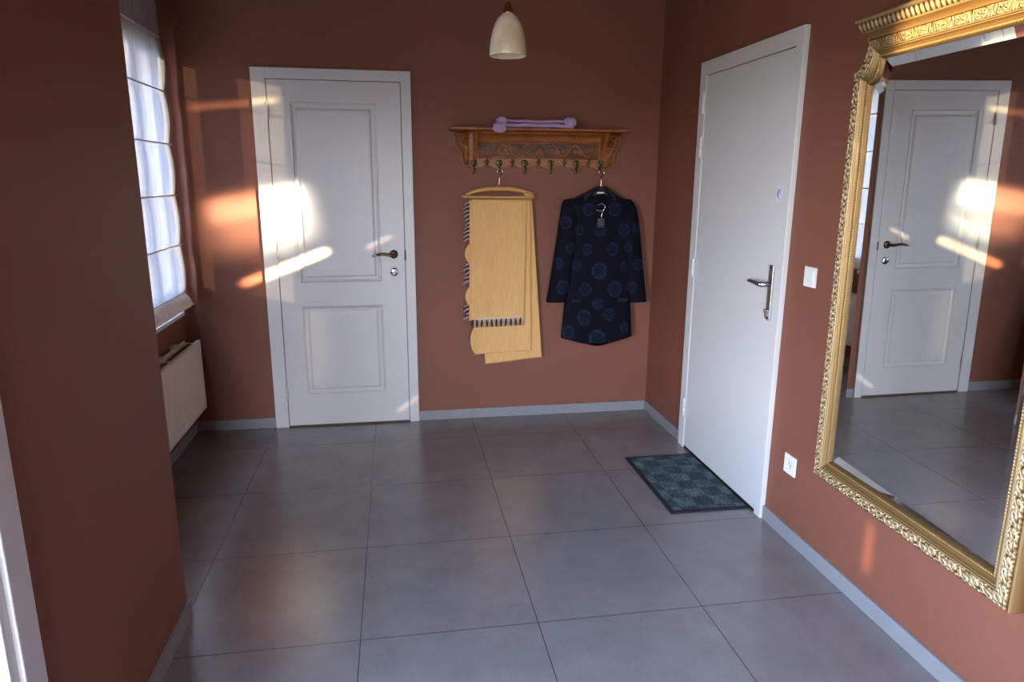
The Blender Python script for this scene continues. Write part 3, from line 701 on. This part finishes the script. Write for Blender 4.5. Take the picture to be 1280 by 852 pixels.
def loft(rings, nseg=120, power=2.6, folds=.003, seed=0):
    """rings: (cx, cy, cz, half width, half depth, tilt of the ring)"""
    bm = bmesh.new(); R = []
    for (cx, cy, cz, w, dd, tilt) in rings:
        ring = []
        for k in range(nseg):
            a = 2*PI*k/nseg; c, s_ = math.cos(a), math.sin(a)
            px = math.copysign(abs(c)**(2/power), c)*w; py = math.copysign(abs(s_)**(2/power), s_)*dd
            py += (math.sin(px*38+seed+cz*2)*.6+mnoise.noise((px*9+seed, cz*4, s_ > 0)))*folds*min(1, dd/.03)
            ring.append(bm.verts.new((cx+px, cy+py, cz+tilt*px)))
        R.append(ring)
    for i in range(len(R)-1):
        for k in range(nseg): bm.faces.new((R[i][k], R[i][(k+1) % nseg], R[i+1][(k+1) % nseg], R[i+1][k]))
    bm.faces.new(R[0][::-1]); bm.faces.new(R[-1]); bmesh.ops.recalc_face_normals(bm, faces=bm.faces[:])
    return bm
# body from collar to hem: photo rows (y in zoom px, left x, right x)
rows_ = [(72, 275, 335), (80, 250, 350), (92, 222, 375), (104, 190, 400), (116, 165, 425), (130, 150, 440), (160, 150, 448), (220, 160, 440), (320, 158, 438), (430, 150, 436), (530, 142, 438), (590, 136, 440), (680, 127, 444), (745, 119, 446)]
rg = []
NB = 130
for i in range(NB+1):
    yy = 72+(745-72)*i/NB; l = lerp(yy, [(r[0], r[1]) for r in rows_]); rgt = lerp(yy, [(r[0], r[2]) for r in rows_])
    xl, zl = on_y(*Z3(l, yy), YF+.02); xr, zr = on_y(*Z3(rgt, yy), YF+.02)
    rg.append(((xl+xr)/2, YJ, (zl+zr)/2, (xr-xl)/2, min(.034, .010+(yy-72)*.0004), 0))
b = loft(rg, 150, 3.0, .004, 1.3)
# pointed hem: lower verts drop toward the middle with a small vent
zmin = rg[-1][2]; cxm = rg[-1][0]; hw = rg[-1][3]
for v in b.verts:
    if v.co.z < zmin+.12:
        t = 1-(v.co.z-zmin)/.12; u2 = abs(v.co.x-cxm)/hw
        drop = .058*(1-u2)**.9; drop -= .016*math.exp(-((v.co.x-cxm+.004)/.006)**2)
        v.co.z -= drop*max(0, t)
bdy = lp(obj('jacket_body', b, 'navy', jk, True)); add_motif(bdy, Vector((0, 0, 0)))
bdy.data.update()
def sleeve(ptsL, seed):
    rg = []
    n = 90
    for i in range(n+1):
        t = i/n; yy = ptsL[0][0]+(ptsL[-1][0]-ptsL[0][0])*t
        l = lerp(yy, [(r[0], r[1]) for r in ptsL]); r2 = lerp(yy, [(r[0], r[2]) for r in ptsL])
        xl, zl = on_y(*Z3(l, yy), YF+.02); xr, zr = on_y(*Z3(r2, yy), YF+.02)
        rg.append(((xl+xr)/2, YJ-.004-.006*t, (zl+zr)/2, (xr-xl)/2, .012+.022*min(1, t*5), 0))
    return loft(rg, 80, 2.4, .003, seed)
o = lp(obj('sleeve', sleeve([(106, 150, 200), (112, 132, 205), (122, 126, 210), (140, 122, 208), (200, 112, 200), (300, 98, 190), (400, 82, 172), (500, 66, 158), (583, 50, 134)], 2), 'navy', jk, True)); add_motif(o, Vector((0, 0, 0)))
o = lp(obj('sleeve', sleeve([(108, 398, 440), (120, 400, 456), (140, 402, 466), (170, 405, 474), (230, 408, 482), (300, 412, 489), (400, 418, 497), (500, 426, 506), (582, 432, 513)], 5), 'navy', jk, True)); add_motif(o, Vector((0, 0, 0)))
b = bmesh.new(); s = smooth([P(*Z3(225, 112), YF+.012), P(*Z3(245, 84), YF+.010), P(*Z3(275, 62), YF+.022), P(*Z3(300, 57), YJ+.02), P(*Z3(330, 62), YF+.022), P(*Z3(352, 84), YF+.010), P(*Z3(368, 112), YF+.012)])
tube(b, s, [.7]+[1.1]*(len(s)-2)+[.7], 12, flat=(.011, .008)); lp(obj('collar', b, 'navy_plain', jk, True))
lb = bdy
for x0_, x1_, yv in ((163, 205, 577), (378, 425, 572)):
    b = bmesh.new(); a, c = P(*Z3(x0_, yv), YF+.004), P(*Z3(x1_, yv-6), YF+.004); box(b, a[0], c[0], a[1]-.004, a[1]+.006, a[2]-.010, a[2]+.010); sub(obj('pocket_flap', b, 'navy_plain', jk, bevel=.003), bdy)
# small chrome hanger hook and tag showing in the neckline
ih = thing('tag_hook', 'small bright metal hook with a dark tag at the neck of the navy jacket', 'hook', (1.23, YF, 1.36))
YK = YF-.009
s = smooth([P(*Z3(x, y), YK) for x, y in ((280, 156), (290, 160), (306, 160), (318, 150), (319, 138), (308, 129), (294, 130), (284, 138))], 4)
b = tube(bmesh.new(), s, .0019, 8); s = smooth([P(*Z3(x, y), YK) for x, y in ((316, 152), (308, 168), (303, 182), (304, 196))], 4); tube(b, s, .0019, 8)
lp(obj('metal_hook', b, 'wire', ih, True))
b = bmesh.new(); a, c = P(*Z3(286, 196), YK), P(*Z3(316, 238), YK); box(b, a[0], c[0], YK-.001, YK+.003, c[2], a[2]); tg = lp(obj('tag', b, 'black_plastic', ih, bevel=.001))
b = bmesh.new()
for k, w in ((204, 22), (213, 18), (222, 24), (231, 14)): tube(b, [P(*Z3(290, k), YK-.002), P(*Z3(290+w, k), YK-.002)], .0006, 6)
sub(obj('tag_print', b, 'wire', ih), tg)

# ------------------------------------------------------------------ door mat
dm_ = thing('door_mat', 'dark grey-green mottled door mat in front of the flush white door', 'doormat', (1.405, 3.1, 0))
X0, X1, Y0, Y1 = 1.213, 1.608, 2.768, 3.431
b = bmesh.new(); n = 60
rows = [[(X0+.018+(X1-X0-.036)*j/36, Y0+.018+(Y1-Y0-.036)*i/n, .0085+.0012*mnoise.noise((j*.7, i*.7, 2))) for j in range(37)] for i in range(n+1)]
grid(b, rows); lp(obj('pile', b, 'mat', dm_, True))
b = bmesh.new(); box(b, X0, X1, Y0, Y0+.02, 0.0005, .007); box(b, X0, X1, Y1-.02, Y1, 0.0005, .007); box(b, X0, X0+.02, Y0+.02, Y1-.02, 0.0005, .007); box(b, X1-.02, X1, Y0+.02, Y1-.02, 0.0005, .007); box(b, X0+.02, X1-.02, Y0+.02, Y1-.02, .0005, .005)
lp(obj('rubber_border', b, 'rubber', dm_))

# ------------------------------------------------------------------ switch and socket
sw_ = thing('light_switch', 'white rocker light switch on the wall beside the gilt mirror', 'switch', (W, 2.499, 1.128))
obj('switch_plate', BX(-.008, 0, -.040, .040, -.040, .040), 'white_plastic', sw_, bevel=.003)
b = bmesh.new(); v = [b.verts.new(p) for p in ((-.009, -.025, .027), (-.009, .025, .027), (-.013, .025, -.013), (-.013, -.025, -.013), (-.005, -.025, .028), (-.005, .025, .028), (-.005, .025, -.014), (-.005, -.025, -.014))]
for f in ((0, 1, 2, 3), (0, 4, 5, 1), (3, 2, 6, 7), (0, 3, 7, 4), (1, 5, 6, 2)): b.faces.new([v[i] for i in f])
bmesh.ops.recalc_face_normals(b, faces=b.faces[:])
obj('rocker', b, 'white_plastic', sw_)
obj('label_strip', BX(-.010, -.007, -.025, .025, -.028, -.0165), 'white_plastic', sw_, bevel=.001)
so = thing('wall_socket', 'white power socket low on the wall below the light switch', 'socket', (W, 2.505, .330))
b = bmesh.new()
grid_pts = []
obj('socket_plate', BX(-.008, 0, -.042, .042, -.042, .042), 'white_plastic', so, bevel=.003)
b = lathe(bmesh.new(), [(.024, -.009), (.022, -.0105), (.0195, -.0105), (.0185, -.0085), (0, -.0083)], (0, 0, 0), 'x', 32, False); obj('socket_well', b, 'white_plastic', so, True)
b = bmesh.new()
for s_ in (-1, 1): lathe(b, [(0, -.0092), (.0026, -.0092), (.0026, -.008)], (0, s_*.0095, -.002), 'x', 12, False)
obj('pin_holes', b, 'dark', so)
b = lathe(bmesh.new(), [(0, -.014), (.0022, -.013), (.0024, -.008)], (0, 0, .010), 'x', 12, False); obj('earth_pin', b, 'steel', so)

# ------------------------------------------------------------------ gilt mirror
MX, MY = 1.561, 1.805
mr = thing('wall_mirror', 'tall wall mirror in an ornate gold frame with scooped upper corners', 'mirror', (MX, MY, 1.15))
# local axes: x toward wall, y along wall, z up; slight lean and turn as it hangs
nrm = Vector((-1, .0163, -.0093)).normalized()
ax_y = Vector((0, 1, 0)); ax_y = (ax_y-nrm*ax_y.dot(nrm)).normalized(); ax_z = (-nrm).cross(ax_y)
mr.rotation_mode = 'QUATERNION'; mr.rotation_quaternion = Matrix((-nrm, ax_y, ax_z)).transposed().to_quaternion()
def outline(hw, zb, zt, rx, rz):
    """corner list, starting bottom far side, with scooped upper corners; 2-D (y, z) relative to the empty"""
    segs = []
    A = [(hw, zb), (hw, zt-rz)]
    arcL = [(hw-rx*math.sin(a), zt-rz*math.cos(a)) for a in [PI/2*k/10 for k in range(11)]]
    T = [(hw-rx, zt), (-hw+rx, zt)]
    arcR = [(-hw+rx-0+(-1)*0-0*a, 0) for a in []]
    arcR = [(-x, z) for x, z in arcL[::-1]]
    Bm = [(-hw, zt-rz), (-hw, zb)]
    C = [(-hw, zb), (hw, zb)]
    return [A, arcL, T, arcR, Bm, C]
OUT = outline(.447, .405-1.15, 1.948-1.15, .062, .088)
INN = outline(.371, .487-1.15, 1.879-1.15, .046, .076)
def resample(seg, n):
    P2 = [Vector((a, b_)) for a, b_ in seg]; L = [0]
    for a, b_ in zip(P2, P2[1:]): L.append(L[-1]+(b_-a).length)
    out = []
    for k in range(n+1):
        d = L[-1]*k/n; i = 0
        while i < len(L)-2 and L[i+1] < d: i += 1
        t = (d-L[i])/max(1e-9, L[i+1]-L[i]); out.append(P2[i].lerp(P2[i+1], t))
    return out, L[-1]
STEP = .0026
path_o, path_i, S = [], [], []; s0 = 0
for so_, si_ in zip(OUT, INN):
    _, L = resample(so_, 1); n = max(8, round(L/STEP))
    a, L = resample(so_, n); c, L2_ = resample(si_, n)
    e = 0 if so_ is OUT[-1] else -1
    for k in range(n if True else n+1):
        path_o.append(a[k]); path_i.append(c[k]); S.append(s0+L*k/n)
    s0 += L
TOT = s0
def relief_band(u, v, unit=.042):
    """running foliate scroll; u along, v 0..1 across; returns 0..1"""
    i = math.floor(u/unit); f = (u/unit-i)*2-1; sgn = 1 if i % 2 else -1
    x, y = f*1.05, (v*2-1)*sgn
    r = math.hypot(x*.95, y-.10); a = math.atan2(y-.10, x)
    spir = math.cos(a+r*9.5-.6)                        # rolled volute filling the unit
    if r < .80: h = .5+.5*spir
    else: h = .5+.5*math.cos(a*9+r*3)                   # ribs of the acanthus leaf between volutes
    h = max(h**.8, math.exp(-((r-.16)/.09)**2), .9*math.exp(-((r-.78)/.08)**2))
    return max(0, min(1, h))
def palm_band(u, v, unit=.074):
    """rosettes in rings with leaf sprays between them"""
    f = (u/unit-math.floor(u/unit))*2-1; x, y = f*unit/2, (v-.55)*.040
    r = math.hypot(x, y*1.05)/.0185
    a = math.atan2(y, x)
    if r < 1.18: return max(math.exp(-((r-.95)/.13)**2), (.25+.75*(.5+.5*math.cos(a*6+1.5)))*(r < .78)*(1 if r > .12 else .9))
    xx = abs(f)-1
    return max(0, .5+.5*math.cos((abs(x)-unit/2)*700+y*60))*.9
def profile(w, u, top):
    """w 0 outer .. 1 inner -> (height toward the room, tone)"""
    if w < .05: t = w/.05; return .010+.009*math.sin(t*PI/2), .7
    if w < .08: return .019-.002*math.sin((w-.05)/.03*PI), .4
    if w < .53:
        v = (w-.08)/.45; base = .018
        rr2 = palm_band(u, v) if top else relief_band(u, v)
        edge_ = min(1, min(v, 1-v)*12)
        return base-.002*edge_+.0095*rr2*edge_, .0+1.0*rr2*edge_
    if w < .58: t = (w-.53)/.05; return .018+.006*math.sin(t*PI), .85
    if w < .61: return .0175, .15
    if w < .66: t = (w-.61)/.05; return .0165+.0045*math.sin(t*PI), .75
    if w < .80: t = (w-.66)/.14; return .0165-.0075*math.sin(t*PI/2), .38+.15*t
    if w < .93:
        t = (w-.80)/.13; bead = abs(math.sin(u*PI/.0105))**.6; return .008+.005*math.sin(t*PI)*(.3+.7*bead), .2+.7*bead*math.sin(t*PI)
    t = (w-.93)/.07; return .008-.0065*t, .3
ws = sorted({0, .02, .05, .08, *[round(.08+.45*k/26, 4) for k in range(27)], .5425, .555, .5675, .58, .595, .61, .6225, .635, .6475, .66, .69, .73, .77, .80, .82, .84, .865, .89, .91, .93, 1.0})
bm = bmesh.new(); tones = []; cols = []
topa = sum(resample(s_, 1)[1] for s_ in OUT[:1]); 
Llen = [resample(s_, 1)[1] for s_ in OUT]
t0_, t1_ = sum(Llen[:2]), sum(Llen[:3])
cen = (t0_+t1_)/2
for po, pi_, s_ in zip(path_o, path_i, S):
    col = []
    top_ = t0_ <= s_ <= t1_; uu = s_-cen+.031
    back = [(.040, .2), ]
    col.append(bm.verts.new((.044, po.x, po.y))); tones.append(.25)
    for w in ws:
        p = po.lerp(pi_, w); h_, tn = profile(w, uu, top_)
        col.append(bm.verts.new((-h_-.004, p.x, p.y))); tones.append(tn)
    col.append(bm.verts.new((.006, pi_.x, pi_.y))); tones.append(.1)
    cols.append(col)
n = len(cols)
for i in range(n):
    a, c = cols[i], cols[(i+1) % n]
    for k in range(len(a)-1): bm.faces.new((a[k], c[k], c[k+1], a[k+1]))
bmesh.ops.recalc_face_normals(bm, faces=bm.faces[:])
fr_ = obj('gilt_frame', bm, 'gilt', mr, True)
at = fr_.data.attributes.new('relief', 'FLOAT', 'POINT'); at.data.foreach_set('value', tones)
# cornice across the top
CW = .424; zb_, zt_ = 1.944-1.15, 2.014-1.15
prof = [(.0, 0, .3), (.022, 0, .4), (.025, .003, .6), (.025, .010, .4), (.028, .016, .45), (.034, .020, .5), (.038, .022, .6), (.039, .025, .8), (.037, .027, .3)]
row_z0, row_z1 = .028, .052
cor = [(.038+.012*t, row_z0+(row_z1-row_z0)*t, None) for t in [k/10 for k in range(11)]]
capp = [(.051, .054, .5), (.057, .055, .8), (.059, .060, .8), (.057, .066, .7), (.052, .068, .7), (-.040, .068, .4)]
full = prof+cor+capp
bm = bmesh.new(); tones = []; rws = []; nn = int(2*CW/.0028)
for j in range(nn+1):
    yv = -CW+2*CW*j/nn; r_ow = []
    rest = [min(1, (CW-abs(yv))/.03)]
    for (dx_, dz_, tn) in full:
        h_ = dx_
        if tn is None:
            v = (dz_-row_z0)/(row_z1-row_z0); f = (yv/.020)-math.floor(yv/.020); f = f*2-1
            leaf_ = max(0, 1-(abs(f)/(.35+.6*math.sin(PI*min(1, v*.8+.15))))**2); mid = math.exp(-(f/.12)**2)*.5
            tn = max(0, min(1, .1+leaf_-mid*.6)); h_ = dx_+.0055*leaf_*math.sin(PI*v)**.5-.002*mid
        # returned (mitred) ends
        lim = CW-(.059-dx_)*.75
        yy_ = max(-lim, min(lim, yv))
        r_ow.append(bm.verts.new((-h_+.004, yy_, zb_+dz_))); tones.append(tn)
    rws.append(r_ow)
for a, c in zip(rws, rws[1:]):
    for k in range(len(a)-1): bm.faces.new((a[k], a[k+1], c[k+1], c[k]))
for rw, rev in ((rws[0], 1), (rws[-1], 0)):
    # end faces: run each profile point back to the wall side
    bk = [bm.verts.new((.040, v.co.y, v.co.z)) for v in rw]; tones += [.4]*len(bk)
    for k in range(len(rw)-1): bm.faces.new((rw[k], rw[k+1], bk[k+1], bk[k]))
bmesh.ops.recalc_face_normals(bm, faces=bm.faces[:])
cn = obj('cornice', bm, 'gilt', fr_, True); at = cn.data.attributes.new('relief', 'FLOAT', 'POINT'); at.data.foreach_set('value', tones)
for o in (cn,):
    for p in o.data.polygons: p.use_smooth = True
# backing board and glass
b = bmesh.new(); v = [b.verts.new((.012, p.x, p.y)) for p in path_i[::12]]; b.faces.new(v)
r_ = bmesh.ops.extrude_face_region(b, geom=b.faces[:]); bmesh.ops.translate(b, verts=[g for g in r_['geom'] if isinstance(g, bmesh.types.BMVert)], vec=(.02, 0, 0)); bmesh.ops.recalc_face_normals(b, faces=b.faces[:])
obj('backing_board', b, 'dark', mr)
GI = outline(.371-.028, .487-1.15+.028, 1.879-1.15-.028, .046+.004, .076-.0)
b = bmesh.new(); rim, inn = [], []
for so_, si_ in zip(INN, GI):
    nseg = 12 if len(so_) > 2 else 1
    a, _ = resample(so_, nseg); c, _ = resample(si_, nseg)
    for k in range(nseg): rim.append(b.verts.new((.0030 if so_ is INN[-1] else -.0015, a[k].x, a[k].y))); inn.append(b.verts.new((.004, c[k].x, c[k].y)))
for k in range(len(rim)): b.faces.new((rim[k], rim[(k+1) % len(rim)], inn[(k+1) % len(rim)], inn[k]))
b.faces.new(inn); bmesh.ops.recalc_face_normals(b, faces=b.faces[:])
obj('mirror_glass', b, 'mirror', mr)

# ------------------------------------------------------------------ light
wd = bpy.data.worlds.new('sky'); scene.world = wd; wd.use_nodes = True; nt = wd.node_tree
bg = nt.nodes['Background']; tc = nt.nodes.new('ShaderNodeTexCoord'); sx_ = nt.nodes.new('ShaderNodeSeparateXYZ'); nt.links.new(tc.outputs['Generated'], sx_.inputs[0])
rp = nt.nodes.new('ShaderNodeValToRGB'); e = rp.color_ramp.elements
mr_ = nt.nodes.new('ShaderNodeMapRange'); mr_.inputs[1].default_value = -1; mr_.inputs[2].default_value = 1; nt.links.new(sx_.outputs[2], mr_.inputs[0]); nt.links.new(mr_.outputs[0], rp.inputs[0])
e[0].position = 0; e[0].color = (.10, .10, .09, 1); e[1].position = .49; e[1].color = (.16, .16, .15, 1)
for p, c in ((.51, (.84, .88, .96, 1)), (.7, (.47, .64, .98, 1)), (1, (.32, .50, .95, 1))): q = e.new(p); q.color = c
nt.links.new(rp.outputs[0], bg.inputs[0]); bg.inputs[1].default_value = 17.0
def light(name, typ, loc, direction, **kw):
    d = bpy.data.lights.new(name, typ); o = bpy.data.objects.new(name, d); COL.objects.link(o); o.location = loc
    o.rotation_euler = Vector(direction).to_track_quat('-Z', 'Y').to_euler()
    for k, v in kw.items(): setattr(d, k, v)
    return o
SUN = Vector((.52, 1, -.10)).normalized()
# low sun: parallel warm beams through the two west windows
def sunbeam(name, c, w, h, dist, e):
    o = light(name, 'AREA', Vector(c)-SUN*dist, SUN, shape='RECTANGLE', size=w, size_y=h, energy=e)
    o.data.spread = math.radians(.7); o.data.color = (1, .72, .40)
sunbeam('low_sun', (XL, 3.41, 1.47), .62, 1.5, 2.0, 9)
sunbeam('low_sun', (XC-.08, -2.88, 2.10), .60, .85, 1.2, 9)
def portal(x, y0, y1, z0, z1):
    o = light('portal', 'AREA', (x, (y0+y1)/2, (z0+z1)/2), (1, 0, 0), shape='RECTANGLE', size=z1-z0, size_y=y1-y0)
    o.rotation_euler = (0, -PI/2, 0); o.data.cycles.is_portal = True
portal(xi-.02, D3A, D3B, 0, D3Z); portal(XL-.13, WY0, WY1, WZ0, WZ1)
def portal_y(y, x0, x1, z0, z1):
    o = light('portal', 'AREA', ((x0+x1)/2, y, (z0+z1)/2), (0, 1, 0), shape='RECTANGLE', size=x1-x0, size_y=z1-z0)
    o.rotation_euler = Vector((0, 1, 0)).to_track_quat('-Z', 'Y').to_euler(); o.data.cycles.is_portal = True
portal_y(YR-.25, R3A, R3B, 0, R3Z)
portal(xi-.02, V2A, V2B, V2Z0, V2Z1)

# added area lamps imitating sun the mirror throws back: narrow beams before its glass
BD = Vector((-.98, 1, -.20)); 
def beam(name, cx, cz, w, h, energy, col, ang=0, spread=2):
    t = (1.34-cx)/.98; c = Vector((cx, D, cz))-BD*t; d = BD.normalized()
    o = light(name, 'AREA', c, d, shape='RECTANGLE', size=w*.714, size_y=h, energy=energy); o.data.spread = math.radians(spread); o.data.color = col
    if ang: o.rotation_euler = (d.to_track_quat('-Z', 'Y').to_matrix() @ Matrix.Rotation(math.radians(ang), 3, 'Z')).to_euler()
    return o
beam('added_mirror_glint', -.79, 1.345, .50, .13, .34, (1, .88, .66), ang=6, spread=2)
beam('added_mirror_glint', -.77, 1.255, .46, .26, .48, (1, .88, .66), ang=6, spread=5)
beam('added_mirror_glint', -.65, .985, .50, .022, .20, (1, .72, .40), ang=22, spread=1.5)
beam('added_mirror_glint', -.87, 1.893, .44, .012, .016, (1, .72, .40), spread=1.2)
beam('added_mirror_glint', -.51, .50, .10, .42, .006, (1, .86, .62), spread=3)
for k, c_ in enumerate(((1, .25, .15), (1, .85, .25), (.35, .55, 1))):      # added coloured lamps imitate prism fringes from the bevel
    beam('added_bevel_glint', -.105-.006*k, 1.118+.009*k, .16, .007, .0012, c_, ang=30, spread=1)
    beam('added_bevel_glint', .035-.008*k, .105+.008*k, .17, .008, .0009, c_, ang=42, spread=1)

gl_ = light('added_wall_glint', 'AREA', (XC+.03, .80, 1.05), (1.619-XC-.03, 1.19, -.82), shape='RECTANGLE', size=.035, size_y=.17, energy=.012)  # added lamp for a wall glint of unknown source
gl_.data.spread = math.radians(1.5); gl_.data.color = (1, .7, .42)

# ------------------------------------------------------------------ render look
vs = scene.view_settings; scene.display_settings.display_device = 'sRGB'
vs.view_transform = 'Standard'; vs.look = 'None'; vs.exposure = 1.85; vs.gamma = 1; vs.use_curve_mapping = False
cy = scene.cycles; cy.max_bounces = 10; cy.diffuse_bounces = 5; cy.glossy_bounces = 5; cy.transparent_max_bounces = 12
cy.caustics_reflective = False; cy.caustics_refractive = False; cy.sample_clamp_indirect = 6; cy.use_denoising = True
